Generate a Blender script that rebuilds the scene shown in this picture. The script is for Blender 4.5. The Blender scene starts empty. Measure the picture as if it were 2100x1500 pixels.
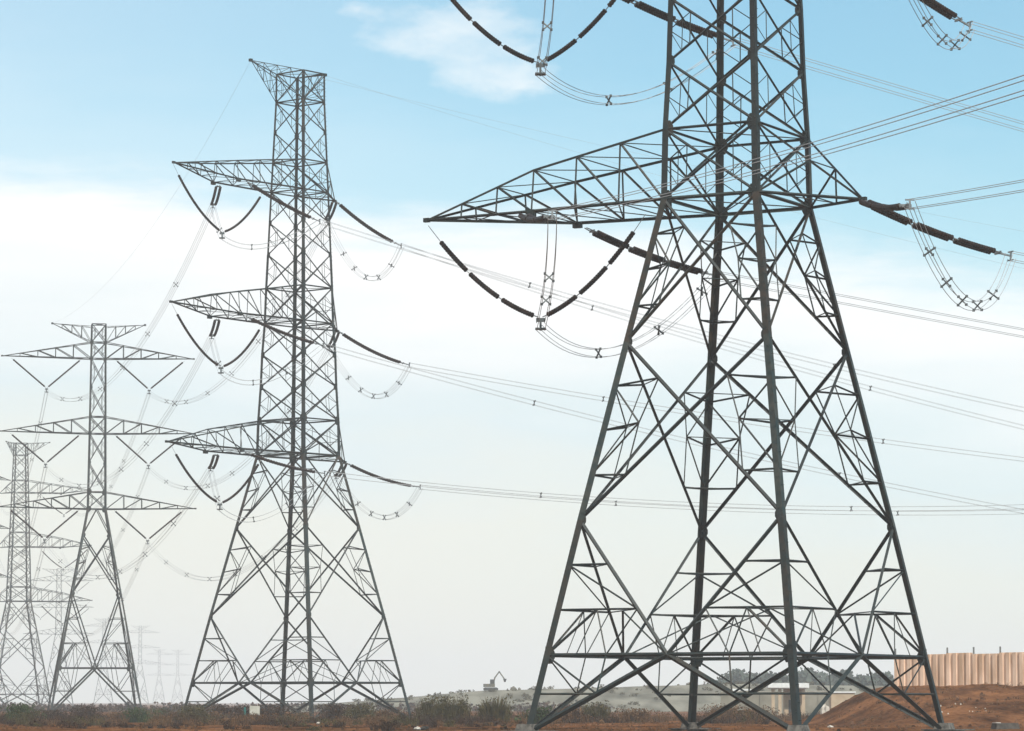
import bpy, math, random
from math import sin, cos, pi, radians, sqrt
from mathutils import Vector, Matrix, noise as mnoise
random.seed(11)
SC = bpy.context.scene
COL = SC.collection

# ------------------------------------------------------------------ camera
cd = bpy.data.cameras.new("camera")
cam = bpy.data.objects.new("camera", cd)
COL.objects.link(cam)
cd.sensor_width = 36.0
cd.lens = 120.0
cd.clip_start = 0.5
cd.clip_end = 20000.0
cam.location = (0, 0, 1.6)
cam.rotation_euler = (radians(90) + math.atan(690 / 7000), 0, 0)
SC.camera = cam

# ------------------------------------------------------------------ sky + sun
SUN_EL, SUN_AZ = radians(50), radians(152)      # azimuth clockwise from +Y (the view direction)
world = bpy.data.worlds.new("World")
SC.world = world
world.use_nodes = True
wt = world.node_tree
wt.nodes.clear()
def wn(t, **k):
    n = wt.nodes.new(t)
    for a, b in k.items(): setattr(n, a, b)
    return n
def mth(tree, op, a, b=None, c=None, clamp=False):
    n = tree.nodes.new("ShaderNodeMath"); n.operation = op; n.use_clamp = clamp
    for i, v in enumerate((a, b, c)):
        if v is None: continue
        if isinstance(v, (int, float)): n.inputs[i].default_value = v
        else: tree.links.new(v, n.inputs[i])
    return n.outputs[0]
sky = wn("ShaderNodeTexSky", sky_type='NISHITA', sun_disc=False, sun_elevation=SUN_EL, sun_rotation=SUN_AZ,
         altitude=0.0, air_density=1.0, dust_density=1.2, ozone_density=1.6)
tc = wn("ShaderNodeTexCoord")
sp = wn("ShaderNodeSeparateXYZ"); wt.links.new(tc.outputs["Generated"], sp.inputs[0])
mp = wn("ShaderNodeMapping"); mp.inputs["Scale"].default_value = (7, 7, 26)
mp.inputs["Rotation"].default_value = (0, radians(4), 0)
wt.links.new(tc.outputs["Generated"], mp.inputs[0])
n1 = wn("ShaderNodeTexNoise"); n1.inputs["Scale"].default_value = 1.0; n1.inputs["Detail"].default_value = 5; n1.inputs["Roughness"].default_value = .45
n1.inputs["Distortion"].default_value = .4
wt.links.new(mp.outputs[0], n1.inputs["Vector"])
# elevation, shifted by broad noise and lower towards the right: the cloud bank
zz = mth(wt, 'MULTIPLY_ADD', mth(wt, 'SUBTRACT', n1.outputs[0], .5), .055, sp.outputs[2])
zz = mth(wt, 'MULTIPLY_ADD', sp.outputs[0], .09, zz)
mp3 = wn("ShaderNodeMapping"); mp3.inputs["Scale"].default_value = (14, 14, 85); mp3.inputs["Rotation"].default_value = (0, radians(-6), 0)
wt.links.new(tc.outputs["Generated"], mp3.inputs[0])
n3 = wn("ShaderNodeTexNoise"); n3.inputs["Scale"].default_value = 1.0; n3.inputs["Detail"].default_value = 8; n3.inputs["Roughness"].default_value = .6
wt.links.new(mp3.outputs[0], n3.inputs["Vector"])
zz = mth(wt, 'MULTIPLY_ADD', mth(wt, 'SUBTRACT', n3.outputs[0], .5), .032, zz)
ramp = wn("ShaderNodeValToRGB")
cr = ramp.color_ramp
cr.interpolation = 'EASE'
for i, (p, v) in enumerate(((0.0, .93), (.035, .9), (.066, .93), (.09, .9), (.112, .97), (.124, .95), (.151, .16), (.19, .03))):
    e = cr.elements[i] if i < 2 else cr.elements.new(p)
    e.position = p; e.color = (v, v, v, 1)
wt.links.new(zz, ramp.inputs[0])
# small wisps high up
mp2 = wn("ShaderNodeMapping"); mp2.inputs["Scale"].default_value = (20, 20, 44); mp2.inputs["Rotation"].default_value = (0, radians(-18), 0); mp2.inputs["Location"].default_value = (2.3, 0, 1.1)
wt.links.new(tc.outputs["Generated"], mp2.inputs[0])
n2 = wn("ShaderNodeTexNoise"); n2.inputs["Scale"].default_value = 1.0; n2.inputs["Detail"].default_value = 7; n2.inputs["Roughness"].default_value = .55
wt.links.new(mp2.outputs[0], n2.inputs["Vector"])
wisp = mth(wt, 'MULTIPLY', mth(wt, 'SUBTRACT', n2.outputs[0], .40, clamp=True), 3.2, clamp=True)
gx = mth(wt, 'MULTIPLY', mth(wt, 'ADD', sp.outputs[0], .014), 30.0)      # one patch of thin cloud up in the middle
gzz = mth(wt, 'MULTIPLY', mth(wt, 'SUBTRACT', sp.outputs[2], .192), 48.0)
gate = mth(wt, 'SUBTRACT', mth(wt, 'MULTIPLY_ADD', mth(wt, 'SUBTRACT', n2.outputs[0], .5), 4.5, .9), mth(wt, 'ADD', mth(wt, 'MULTIPLY', gx, gx), mth(wt, 'MULTIPLY', gzz, gzz)), clamp=True)
wisp = mth(wt, 'MULTIPLY', mth(wt, 'MULTIPLY', wisp, gate), .72, clamp=True)
thin = mth(wt, 'MULTIPLY_ADD', sp.outputs[0], -1.0, .07, clamp=True)      # milkier towards the left
mask = mth(wt, 'MAXIMUM', mth(wt, 'ADD', ramp.outputs[0], thin, clamp=True), wisp)
cl = wn("ShaderNodeValToRGB")
cl.color_ramp.elements[0].position = 0.0; cl.color_ramp.elements[0].color = (7.7, 7.75, 6.9, 1)
cl.color_ramp.elements[1].position = .118; cl.color_ramp.elements[1].color = (9.1, 9.2, 9.2, 1)
ce = cl.color_ramp.elements.new(.078); ce.color = (6.8, 7.8, 8.05, 1)
ce = cl.color_ramp.elements.new(.045); ce.color = (7.7, 7.9, 7.2, 1)
wt.links.new(zz, cl.inputs[0])
tint = wn("ShaderNodeMixRGB", blend_type='MULTIPLY'); tint.inputs[0].default_value = 1.0
tint.inputs[2].default_value = (.93, 1.36, 1.30, 1)
wt.links.new(sky.outputs[0], tint.inputs[1])
mix = wn("ShaderNodeMixRGB"); wt.links.new(mask, mix.inputs[0])
wt.links.new(tint.outputs[0], mix.inputs[1]); wt.links.new(cl.outputs[0], mix.inputs[2])
bg = wn("ShaderNodeBackground"); bg.inputs[1].default_value = 0.09
wt.links.new(mix.outputs[0], bg.inputs[0])
wo = wn("ShaderNodeOutputWorld"); wt.links.new(bg.outputs[0], wo.inputs[0])

sl = bpy.data.lights.new("sun", 'SUN'); sl.energy = 4.0; sl.angle = radians(0.5); sl.color = (1, .95, .88)
so = bpy.data.objects.new("sun", sl); COL.objects.link(so)
sd = Vector((sin(SUN_AZ) * cos(SUN_EL), cos(SUN_AZ) * cos(SUN_EL), sin(SUN_EL)))
so.rotation_euler = sd.to_track_quat('Z', 'Y').to_euler()
so.location = (0, 0, 90)

SC.view_settings.view_transform = 'Standard'
SC.view_settings.look = 'None'
SC.view_settings.exposure = 0.4
SC.view_settings.gamma = 1.0
SC.cycles.volume_bounces = 3
SC.cycles.max_bounces = 6

# ------------------------------------------------------------------ helpers
def mat(name, c1, c2=None, scale=1.0, rough=.8, metal=0.0, bump=0.0, detail=4, coord="Object", stretch=None, spec=None, pos=(.35, .65)):
    m = bpy.data.materials.new(name); m.use_nodes = True
    t = m.node_tree; b = t.nodes["Principled BSDF"]
    b.inputs["Roughness"].default_value = rough; b.inputs["Metallic"].default_value = metal
    if spec is None and metal == 0: spec = .12
    if spec is not None: b.inputs["Specular IOR Level"].default_value = spec
    if c2 is None:
        c2 = tuple(v * .8 for v in c1)
    co = t.nodes.new("ShaderNodeTexCoord"); mp = t.nodes.new("ShaderNodeMapping")
    if stretch: mp.inputs["Scale"].default_value = stretch
    t.links.new(co.outputs[coord], mp.inputs[0])
    n = t.nodes.new("ShaderNodeTexNoise"); n.inputs["Scale"].default_value = scale; n.inputs["Detail"].default_value = detail
    t.links.new(mp.outputs[0], n.inputs["Vector"])
    r = t.nodes.new("ShaderNodeValToRGB")
    r.color_ramp.elements[0].position = pos[0]; r.color_ramp.elements[1].position = pos[1]
    r.color_ramp.elements[0].color = (*c1, 1); r.color_ramp.elements[1].color = (*c2, 1)
    t.links.new(n.outputs[0], r.inputs[0]); t.links.new(r.outputs[0], b.inputs["Base Color"])
    if bump:
        bp = t.nodes.new("ShaderNodeBump"); bp.inputs["Strength"].default_value = 1.0; bp.inputs["Distance"].default_value = bump
        t.links.new(n.outputs[0], bp.inputs["Height"]); t.links.new(bp.outputs[0], b.inputs["Normal"])
    return m
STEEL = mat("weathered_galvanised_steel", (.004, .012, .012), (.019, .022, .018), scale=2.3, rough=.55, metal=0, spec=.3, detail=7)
def per_island(m, lo, hi, tint=None):
    """every member (mesh island) a little brighter or duller than the next"""
    t = m.node_tree; b = t.nodes["Principled BSDF"]; src = b.inputs["Base Color"].links[0].from_socket
    ge = t.nodes.new("ShaderNodeNewGeometry"); r = t.nodes.new("ShaderNodeValToRGB")
    r.color_ramp.elements[0].color = (lo, lo, lo, 1); r.color_ramp.elements[1].color = (hi, hi, hi, 1)
    if tint:
        e = r.color_ramp.elements.new(.8); e.color = (*tint, 1)
        e = r.color_ramp.elements.new(.72); e.color = ((lo + hi) * .5,) * 3 + (1,)
    t.links.new(ge.outputs["Random Per Island"], r.inputs[0])
    x = t.nodes.new("ShaderNodeMixRGB"); x.blend_type = 'MULTIPLY'; x.inputs[0].default_value = 1
    t.links.new(src, x.inputs[1]); t.links.new(r.outputs[0], x.inputs[2]); t.links.new(x.outputs[0], b.inputs["Base Color"])
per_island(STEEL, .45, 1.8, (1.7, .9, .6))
DISC = mat("brown_glazed_porcelain", (.012, .007, .005), (.024, .012, .008), scale=3, rough=.4)
FITTING = mat("fitting_steel", (.16, .17, .17), (.24, .25, .25), scale=4, rough=.5, metal=.5)
WIRE = mat("aluminium_conductor", (.30, .31, .31), (.38, .38, .38), scale=2, rough=.6, metal=.3)
SPACER = mat("spacer_alloy", (.05, .06, .06), (.09, .10, .10), scale=4, rough=.6, metal=.3)
CONCRETE = mat("footing_concrete", (.05, .045, .04), (.15, .135, .115), scale=3.5, rough=.9, bump=.02)

class MB:
    def __init__(s): s.v = []; s.f = []
    def add(s, vs, fs):
        k = len(s.v); s.v += [tuple(a) for a in vs]; s.f += [tuple(i + k for i in f) for f in fs]
    def angle(s, p, q, w, out=None, t=None):
        """an L-section member from p to q, its heel towards out"""
        p = Vector(p); q = Vector(q); d = q - p
        if d.length < 1e-4: return
        d.normalize(); out = Vector(out) if out is not None else Vector((0, 0, 1))
        o = out - d * out.dot(d)
        if o.length < 1e-3: o = Vector((1, 0, 0)) - d * d.x
        if o.length < 1e-3: o = Vector((0, 1, 0))
        o.normalize(); x = d.cross(o)
        a = (o + x).normalized(); b = (o - x).normalized()      # the two legs run back from the heel
        t = t or max(w * .12, .012)
        h = o * (w * .35)
        prof = [h, h - a * w, h - a * w - b * t, h - a * t - b * t, h - a * t - b * w, h - b * w]
        vs = [p + c for c in prof] + [q + c for c in prof]
        fs = [(i, (i + 1) % 6, (i + 1) % 6 + 6, i + 6) for i in range(6)]
        fs += [(3, 2, 1, 0), (5, 4, 3, 0), (6, 7, 8, 9), (6, 9, 10, 11)]
        s.add(vs, fs)
    def bar(s, p, q, w, h=None, up=(0, 0, 1)):
        p = Vector(p); q = Vector(q); d = (q - p).normalized(); u = Vector(up)
        u = u - d * u.dot(d)
        if u.length < 1e-3: u = Vector((1, 0, 0))
        u.normalize(); x = d.cross(u); h = h or w
        c = [x * sx * w / 2 + u * sy * h / 2 for sx, sy in ((-1, -1), (1, -1), (1, 1), (-1, 1))]
        s.add([p + a for a in c] + [q + a for a in c], [(0, 1, 5, 4), (1, 2, 6, 5), (2, 3, 7, 6), (3, 0, 4, 7), (3, 2, 1, 0), (4, 5, 6, 7)])
    def box(s, c, d):
        x, y, z = c; a, b, e = d[0] / 2, d[1] / 2, d[2] / 2
        vs = [(x + i * a, y + j * b, z + k * e) for k in (-1, 1) for i, j in ((-1, -1), (1, -1), (1, 1), (-1, 1))]
        s.add(vs, [(3, 2, 1, 0), (4, 5, 6, 7), (0, 1, 5, 4), (1, 2, 6, 5), (2, 3, 7, 6), (3, 0, 4, 7)])
    def frustum(s, c, w0, w1, h):
        x, y, z = c
        vs = [(x + i * w / 2, y + j * w / 2, z + k * h) for k, w in ((0, w0), (1, w1)) for i, j in ((-1, -1), (1, -1), (1, 1), (-1, 1))]
        s.add(vs, [(3, 2, 1, 0), (4, 5, 6, 7), (0, 1, 5, 4), (1, 2, 6, 5), (2, 3, 7, 6), (3, 0, 4, 7)])
    def tube(s, pts, r, n=5, cap=True):
        pts = [Vector(p) for p in pts]; rr = r if isinstance(r, (list, tuple)) else [r] * len(pts)
        k0 = len(s.v); up = Vector((0, 0, 1))
        for i, p in enumerate(pts):
            d = (pts[min(i + 1, len(pts) - 1)] - pts[max(i - 1, 0)]).normalized()
            x = d.cross(up)
            if x.length < .05: x = d.cross(Vector((1, 0, 0)))
            x.normalize(); y = d.cross(x)
            s.v += [tuple(p + (x * cos(2 * pi * j / n) + y * sin(2 * pi * j / n)) * rr[i]) for j in range(n)]
        for i in range(len(pts) - 1):
            for j in range(n):
                a = k0 + i * n + j; b = k0 + i * n + (j + 1) % n
                s.f.append((a, b, b + n, a + n))
        if cap:
            s.f.append(tuple(range(k0 + n - 1, k0 - 1, -1))); e = k0 + (len(pts) - 1) * n
            s.f.append(tuple(range(e, e + n)))
    def build(s, name, m, parent=None, smooth=False):
        me = bpy.data.meshes.new(name); me.from_pydata(s.v, [], s.f); me.update()
        me.materials.append(m)
        if smooth: me.polygons.foreach_set("use_smooth", [True] * len(me.polygons))
        o = bpy.data.objects.new(name, me); COL.objects.link(o); o.parent = parent
        return o
def tag(o, label=None, cat=None, group=None, kind=None):
    for k, v in (("label", label), ("category", cat), ("group", group), ("kind", kind)):
        if v: o[k] = v
    return o
def empty(name, loc=(0, 0, 0), rz=0.0):
    o = bpy.data.objects.new(name, None); COL.objects.link(o); o.location = loc; o.rotation_euler = (0, 0, rz)
    o.empty_display_size = .5
    return o
def copy_tree(o, parent=None):
    kids = [c for c in o.children]
    c = o.copy(); COL.objects.link(c); c.parent = parent
    for k in kids: copy_tree(k, c)
    return c
def clear_tags(o):
    for k in ("label", "category", "group", "kind"):
        if k in o: del o[k]

# ------------------------------------------------------------------ ground and far terrain
def gz(x, y):
    """height of the natural ground"""
    base = -.002 * min(max(y - 184, 0), 200)
    n = mnoise.noise(Vector((x * .05, y * .03, 3.1))) * .18 + mnoise.noise(Vector((x * .25, y * .12, 7.7))) * .07
    n += mnoise.noise(Vector((x * .9, y * .5, 1.3))) * .05
    fade = 1.0 if y < 900 else max(0, 1 - (y - 900) / 600)
    return base + n * fade
def mound_h(x, y):
    """the spoil bank on the right that carries the fence"""
    k = (x - 24.5) / 8.0
    k = max(0.0, min(1.0, k)); k = k * k * (3 - 2 * k)
    c = (y - 232) / 46.0
    c = max(0.0, min(1.0, c)); c = c ** .8
    return k * c * (3.15 + .012 * (x - 30)) + (k * c) * (mnoise.noise(Vector((x * .4, y * .3, 5))) * .12 + mnoise.noise(Vector((x * 1.6, y * .8, 9))) * .09 - abs(mnoise.noise(Vector((x * .8 + y * .1, y * .07, 19)))) * .28)
def axis(*segs):
    out = []
    for a, b, n in segs: out += [a + (b - a) * i / n for i in range(n)]
    return out + [segs[-1][1]]
def sheet(name, xs, ys, h, m):
    b = MB(); nx = len(xs)
    b.v = [(x, y, h(x, y)) for y in ys for x in xs]
    b.f = [(j * nx + i, j * nx + i + 1, (j + 1) * nx + i + 1, (j + 1) * nx + i) for j in range(len(ys) - 1) for i in range(nx - 1)]
    return b.build(name, m, smooth=True)
def dirt_material():
    m = bpy.data.materials.new("dry_dirt"); m.use_nodes = True
    t = m.node_tree; b = t.nodes["Principled BSDF"]; b.inputs["Roughness"].default_value = .95; b.inputs["Specular IOR Level"].default_value = 0.0
    co = t.nodes.new("ShaderNodeTexCoord")
    def nz(scale, det, st):
        mp = t.nodes.new("ShaderNodeMapping"); mp.inputs["Scale"].default_value = st
        t.links.new(co.outputs["Object"], mp.inputs[0])
        n = t.nodes.new("ShaderNodeTexNoise"); n.inputs["Scale"].default_value = scale; n.inputs["Detail"].default_value = det
        t.links.new(mp.outputs[0], n.inputs["Vector"]); return n.outputs[0]
    a = nz(.25, 6, (1, .45, 1)); c = nz(2.2, 8, (1, .5, 1))
    r = t.nodes.new("ShaderNodeValToRGB"); e = r.color_ramp.elements
    e[0].position = .36; e[0].color = (.060, .025, .011, 1); e[1].position = .66; e[1].color = (.215, .093, .040, 1)
    t.links.new(a, r.inputs[0])
    r2 = t.nodes.new("ShaderNodeValToRGB"); e = r2.color_ramp.elements
    e[0].position = .33; e[0].color = (.36, .34, .33, 1); e[1].position = .60; e[1].color = (1.0, 1.0, 1.0, 1)
    t.links.new(c, r2.inputs[0])
    mx = t.nodes.new("ShaderNodeMixRGB"); mx.blend_type = 'MULTIPLY'; mx.inputs[0].default_value = .75
    t.links.new(r.outputs[0], mx.inputs[1]); t.links.new(r2.outputs[0], mx.inputs[2])
    t.links.new(mx.outputs[0], b.inputs["Base Color"])
    bp = t.nodes.new("ShaderNodeBump"); bp.inputs["Distance"].default_value = .3
    t.links.new(c, bp.inputs["Height"]); t.links.new(bp.outputs[0], b.inputs["Normal"])
    return m
DIRT = dirt_material()
xs = axis((-6000, -300, 14), (-300, -60, 24), (-60, 70, 200), (70, 300, 24), (300, 6000, 14))
ys = axis((-400, 150, 12), (150, 330, 170), (330, 700, 70), (700, 1500, 20), (1500, 7000, 16))
g = sheet("ground", xs, ys, gz, DIRT); tag(g, kind="structure")
xs = axis((25, 80, 110)); ys = axis((228, 330, 100))
g = sheet("dirt_mound", xs, ys, lambda x, y: gz(x, y) - .06 + mound_h(x, y) * (1 if y < 300 else max(0, 1 - (y - 300) / 30)), DIRT)
tag(g, kind="structure")
# far grey embankment
BERM = mat("grey_rubble_bank", (.065, .060, .042), (.185, .170, .130), scale=.22, rough=.95, detail=10, stretch=(1, .4, 2), bump=.6, pos=(.3, .62))
def berm_h(x, y):
    pts = ((-75, 0), (-40, 1.9), (-21, 3.4), (-5, 4.7), (27, 5.6), (46, 6.1), (90, 5.6), (160, 4.5), (260, 2.5))
    z = 0
    for (a, p), (b, q) in zip(pts, pts[1:]):
        if a <= x <= b: z = p + (q - p) * (x - a) / (b - a)
    k = min(1, max(0, (y - 700) / 32.0)) * min(1, max(0, (840 - y) / 40.0))
    return gz(x, y) - .3 + z * k * (1 + .03 * mnoise.noise(Vector((x * .2, y * .1, 2))))
xs = axis((-75, 260, 134)); ys = axis((696, 845, 36))
tag(sheet("embankment", xs, ys, berm_h, BERM), kind="structure")

# ------------------------------------------------------------------ lattice pylons
def ring(z, wx, wy):
    return [Vector((sx * wx, sy * wy, z)) for sx, sy in ((1, -1), (1, 1), (-1, 1), (-1, -1))]
def redundants(b, leg0, leg1, tip, nrm, w, n=3, last=True):
    """short members between a leg segment (leg0 common with the brace) and a brace leg0-tip"""
    prev = None
    for i in range(1, n):
        k = i / n
        a = leg0.lerp(leg1, k); c = leg0.lerp(tip, k)
        b.angle(a, c, w, nrm)
        if prev: b.angle(prev, c, w * .9, nrm)
        prev = a
    if prev and last: b.angle(leg1, leg0.lerp(tip, (n - 1) / n), w * 1.15, nrm)
def tower(name, levels, panels, rings, arms, peaks, sizes, footing_w):
    """levels: (z, wx, wy); panels: kind per interval; arms: list of (kind, z_bottom, z_top, reach)"""
    root = empty(name)
    L = [ring(*l) for l in levels]
    wl, wb, wr = sizes
    ztop = levels[-1][0]
    for k in range(4):
        b = MB()
        for i in range(len(L) - 1):
            p, q = L[i][k], L[i + 1][k]
            s = wl * (1.0 if p.z < 30 else .86 if p.z < 48 else .7)
            b.angle(p, q, s, (p.x, p.y, 0))
            if i:   # gusset plates where the braces meet the leg
                for ax in (0, 1):
                    e = Vector((-1 if p.x > 0 else 1, 0, 0)) if ax == 0 else Vector((0, -1 if p.y > 0 else 1, 0))
                    n = Vector((0, 1, 0)) if ax == 0 else Vector((1, 0, 0))
                    g = (.56 if i in rings else .42) if p.z < 40 else .36
                    c = p + e * (g * .45)
                    hx = Vector((e.x, e.y, 0)) * (g * .5)
                    n = n * .012
                    pts = [c - hx - Vector((0, 0, g * .8)), c + hx * .4 - Vector((0, 0, g * .8)), c + hx - Vector((0, 0, g * .25)), c + hx + Vector((0, 0, g * .25)), c + hx * .4 + Vector((0, 0, g * .8)), c - hx + Vector((0, 0, g * .8))]
                    b.add([v - n for v in pts] + [v + n for v in pts], [tuple(range(6)), tuple(range(11, 5, -1))] + [(u, u + 6, (u + 1) % 6 + 6, (u + 1) % 6) for u in range(6)])
        if k == 0:      # step bolts
            for (p, q) in ((L[i][k], L[i + 1][k]) for i in range(len(L) - 1)):
                n = int((q.z - p.z) / .42)
                for u in range(n):
                    c = p.lerp(q, (u + .5) / n); sd = (1, 0) if u % 2 else (0, -1)
                    b.bar(c, c + Vector((sd[0] * .24, sd[1] * .24, 0)), .025)
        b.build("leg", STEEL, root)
        f = MB(); p = L[0][k]
        f.frustum((p.x, p.y, -.75), footing_w * 1.25, footing_w * 1.15, .85)
        f.frustum((p.x, p.y, .10), footing_w * .62, footing_w * .5, .35)
        f.box((p.x + .3, p.y - .2, .085), (footing_w * 1.6, footing_w * 1.3, .06))
        f.build("footing", CONCRETE, root)
    for k in range(4):
        j = (k + 1) % 4
        main = MB(); sec = main
        nrm = (L[0][k] + L[0][j]) * .5; nrm.z = 0; nrm.normalize()
        for i, kind in enumerate(panels):
            a, c = L[i][k], L[i][j]; A, C = L[i + 1][k], L[i + 1][j]
            m0 = (a + c) / 2; m1 = (A + C) / 2
            w = wb * (1.0 if a.z < 20 else .9 if a.z < 28 else .72 if a.z < 48 else .62)
            off = nrm * (w * .5)
            if kind == 'A':            # feet to the middle of the belt
                main.angle(a, m1, w * 1.35, nrm); main.angle(c, m1, w * 1.35, nrm)
                for leg, top in ((a, A), (c, C)):
                    h = leg.lerp(top, .5); e = leg.lerp(m1, .5)
                    sec.angle(h, e, wr, nrm); sec.angle(top, e, wr, nrm)
                    e2 = leg.lerp(m1, .75); sec.angle(top.lerp(m1, .5), e, wr * .9, nrm)
            elif kind == 'V':          # belt middle up to both legs
                main.angle(m0, A, w, nrm); main.angle(m0, C, w, nrm)
                for leg, top in ((a, A), (c, C)):
                    redundants(sec, top, leg, m0, nrm, wr, 3, False)
                    p1 = top.lerp(leg, 2 / 3); q1 = top.lerp(m0, 2 / 3); hm = leg.lerp(m0, .5)
                    mid = p1.lerp(q1, .5)
                    sec.angle(leg, mid, wr * 1.4, nrm)
                    sec.angle(mid, hm, wr * .8, nrm); sec.angle(q1, hm, wr * .8, nrm)
                    sec.angle(mid, leg.lerp(m0, .25), wr * .6, nrm)
            elif kind in ('X', 'x'):
                main.angle(a, C, w, nrm); main.angle(c + off * .3, A + off * .3, w, nrm)
                # crossing point
                wa = (c - a).length; wA = (C - A).length; t = wa / (wa + wA)
                x = a.lerp(C, t)
                if kind == 'X':
                    for leg, top in ((a, A), (c, C)):
                        q1 = top.lerp(x, .52); q3 = leg.lerp(x, .42)
                        p1, p2, p3 = top.lerp(leg, .25), top.lerp(leg, .5), top.lerp(leg, .75)
                        q2 = p2.lerp(x, .42)
                        sec.angle(p1, q1, wr, nrm); sec.angle(p2, q2, wr, nrm); sec.angle(p3, q3, wr, nrm)
                        sec.angle(p1, q2, wr, nrm); sec.angle(q2, p3, wr, nrm); sec.angle(q1, q2, wr * .8, nrm); sec.angle(q2, q3, wr * .8, nrm)
                else:
                    for leg, top in ((a, A), (c, C)):
                        u1 = top.lerp(x, .5); l1 = leg.lerp(x, .5); hm = leg.lerp(top, .5)
                        sec.angle(u1, l1, wr * .62, nrm); sec.angle(hm, u1, wr * .5, nrm); sec.angle(hm, l1, wr * .5, nrm)
            elif kind == 'M':          # legs up to the middle of a narrow waist
                main.angle(a, m1, w, nrm); main.angle(c, m1, w, nrm)
        for i in rings:
            a, c = L[i][k], L[i][j]
            main.angle(a, c, wb * (.95 if a.z < 30 else .7), nrm)
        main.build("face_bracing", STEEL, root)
    for i in rings:
        d = MB(); q = L[i]; m = [(q[k] + q[(k + 1) % 4]) / 2 for k in range(4)]
        if q[0].z < 20:
            for k in range(4): d.angle(m[k], m[(k + 1) % 4], wb * .6)
        else:
            d.angle(q[0], q[2], wb * .45); d.angle(q[1] + Vector((0, 0, .02)), q[3] + Vector((0, 0, .02)), wb * .45)
        d.build("diaphragm", STEEL, root)
    for i, kind in enumerate(panels):      # hip bracing across the corners of the big panels
        if kind == 'V':
            for k in range(4):
                d = MB(); m0 = (L[i][k] + L[i][(k + 1) % 4]) / 2; m1 = (L[i][k] + L[i][(k - 1) % 4]) / 2; t = L[i + 1][k]
                for f in (1 / 3, 2 / 3): d.angle(t.lerp(m0, f), t.lerp(m1, f), wr)
                mid = (t.lerp(m0, 2 / 3) + t.lerp(m1, 2 / 3)) / 2
                d.angle(mid, m0, wr * 1.1); d.angle(mid, m1, wr * 1.1)
                d.build("hip_bracing", STEEL, root)
        if kind == 'X':
            for k in range(4):
                d = MB(); t = L[i + 1][k]; bq = L[i][k]; p = t.lerp(bq, .5)
                e = []
                for s in (1, -1):
                    o = (k + s) % 4
                    wa = (L[i][o] - bq).length; wA = (L[i + 1][o] - t).length
                    e.append(bq.lerp(L[i + 1][o], wa / (wa + wA)))
                d.angle(t.lerp(e[0], .52), t.lerp(e[1], .52), wr * .8); d.angle(bq.lerp(e[0], .42), bq.lerp(e[1], .42), wr * .8)
                d.angle(p.lerp(e[0], .42), p.lerp(e[1], .42), wr * .8)
                d.build("hip_bracing", STEEL, root)
    def half(z):
        for (z0, a0, b0), (z1, a1, b1) in zip(levels, levels[1:]):
            if z0 <= z <= z1 + 1e-6:
                t = (z - z0) / (z1 - z0); return a0 + (a1 - a0) * t, b0 + (b1 - b0) * t
    for side, zb, zt, reach, kink in arms:
        b = MB(); wxb, wyb = half(zb); wxt, wyt = half(zt)
        tip = Vector((side * reach, 0, zb + ((.42 if zb < 35 else .7 if zb < 50 else 1.05) if side < 0 and kink else -.3 if reach < 8 else .25)))
        w = wb * .78
        S = []
        for sy in (-1, 1):
            rb = Vector((side * wxb, sy * wyb, zb)); rt = Vector((side * wxt, sy * wyt, zt))
            if kink:
                kb = Vector((side * kink, sy * wyb * .78, zb + .02)); kt = Vector((side * kink, sy * wyb * .70, zb + (zt - zb) * .62))
                b.angle(tip, kb, w, (0, sy, 0)); b.angle(kb, rb, w * 1.1, (0, sy, 0))
                b.angle(tip, kt, w, (0, sy, 1)); b.angle(kt, rt, w * 1.1, (0, sy, 1))
                P = [tip.lerp(kb, k / 3) for k in range(3)] + [kb.lerp(rb, k / 3) for k in range(4)]
                Q = [tip.lerp(kt, k / 3) for k in range(3)] + [kt.lerp(rt, k / 3) for k in range(4)]
            else:
                b.angle(tip, rb, w, (0, sy, 0)); b.angle(tip, rt, w, (0, sy, 1))
                n = 2 if reach - wxb < 8 else 5
                P = [tip.lerp(rb, k / n) for k in range(n + 1)]; Q = [tip.lerp(rt, k / n) for k in range(n + 1)]
            for k in range(1, len(P)):
                if k < len(P) - 1: b.angle(P[k], Q[k], wr, (0, sy, 0))
                b.angle(Q[k - 1], P[k], wr * 1.25, (0, sy, 0))
            S.append((P, Q))
        for lay in (0, 1):
            P0, P1 = S[0][lay], S[1][lay]
            for k in range(1, len(P0)):
                if k < len(P0) - 1: b.angle(P0[k], P1[k], wr * .9)
                b.angle(P0[k - 1], P1[k], wr * .8)
                if lay == 0: b.angle(P1[k - 1] + Vector((0, 0, .03)), P0[k] + Vector((0, 0, .03)), wr * .8)
        b.box(tip, (.36, .22, .24))
        if kink:
            for sy in (-1, 1): b.box((side * kink, sy * wyb * .78, zb - .08), (.5, .3, .35))
        b.build("cross_arm", STEEL, root)
    for side, zb, zt, reach in peaks:
        b = MB(); wxb, wyb = half(zb); wxt, wyt = half(zt)
        tip = Vector((side * reach, 0, zt + .45))
        S = []
        for sy in (-1, 1):
            rb = Vector((side * wxb, sy * wyb, zb)); rt = Vector((side * wxt, sy * wyt, zt))
            b.angle(tip, rb, wb * .5, (0, sy, 0)); b.angle(tip, rt, wb * .5, (0, sy, 1))
            P = [tip.lerp(rb, k / 4) for k in range(5)]; Q = [tip.lerp(rt, k / 4) for k in range(5)]
            for k in range(1, 5):
                b.angle(P[k], Q[k], wr * .8, (0, sy, 0)); b.angle(Q[k - 1], P[k], wr * .8, (0, sy, 0))
            S.append((P, Q))
        for lay in (0, 1):
            for k in range(1, 4): b.angle(S[0][lay][k], S[1][lay][k], wr * .7); b.angle(S[0][lay][k], S[1][lay][k + 1], wr * .7)
        b.box(tip, (.35, .3, .3))
        b.build("earth_wire_peak", STEEL, root)
    return root

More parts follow.
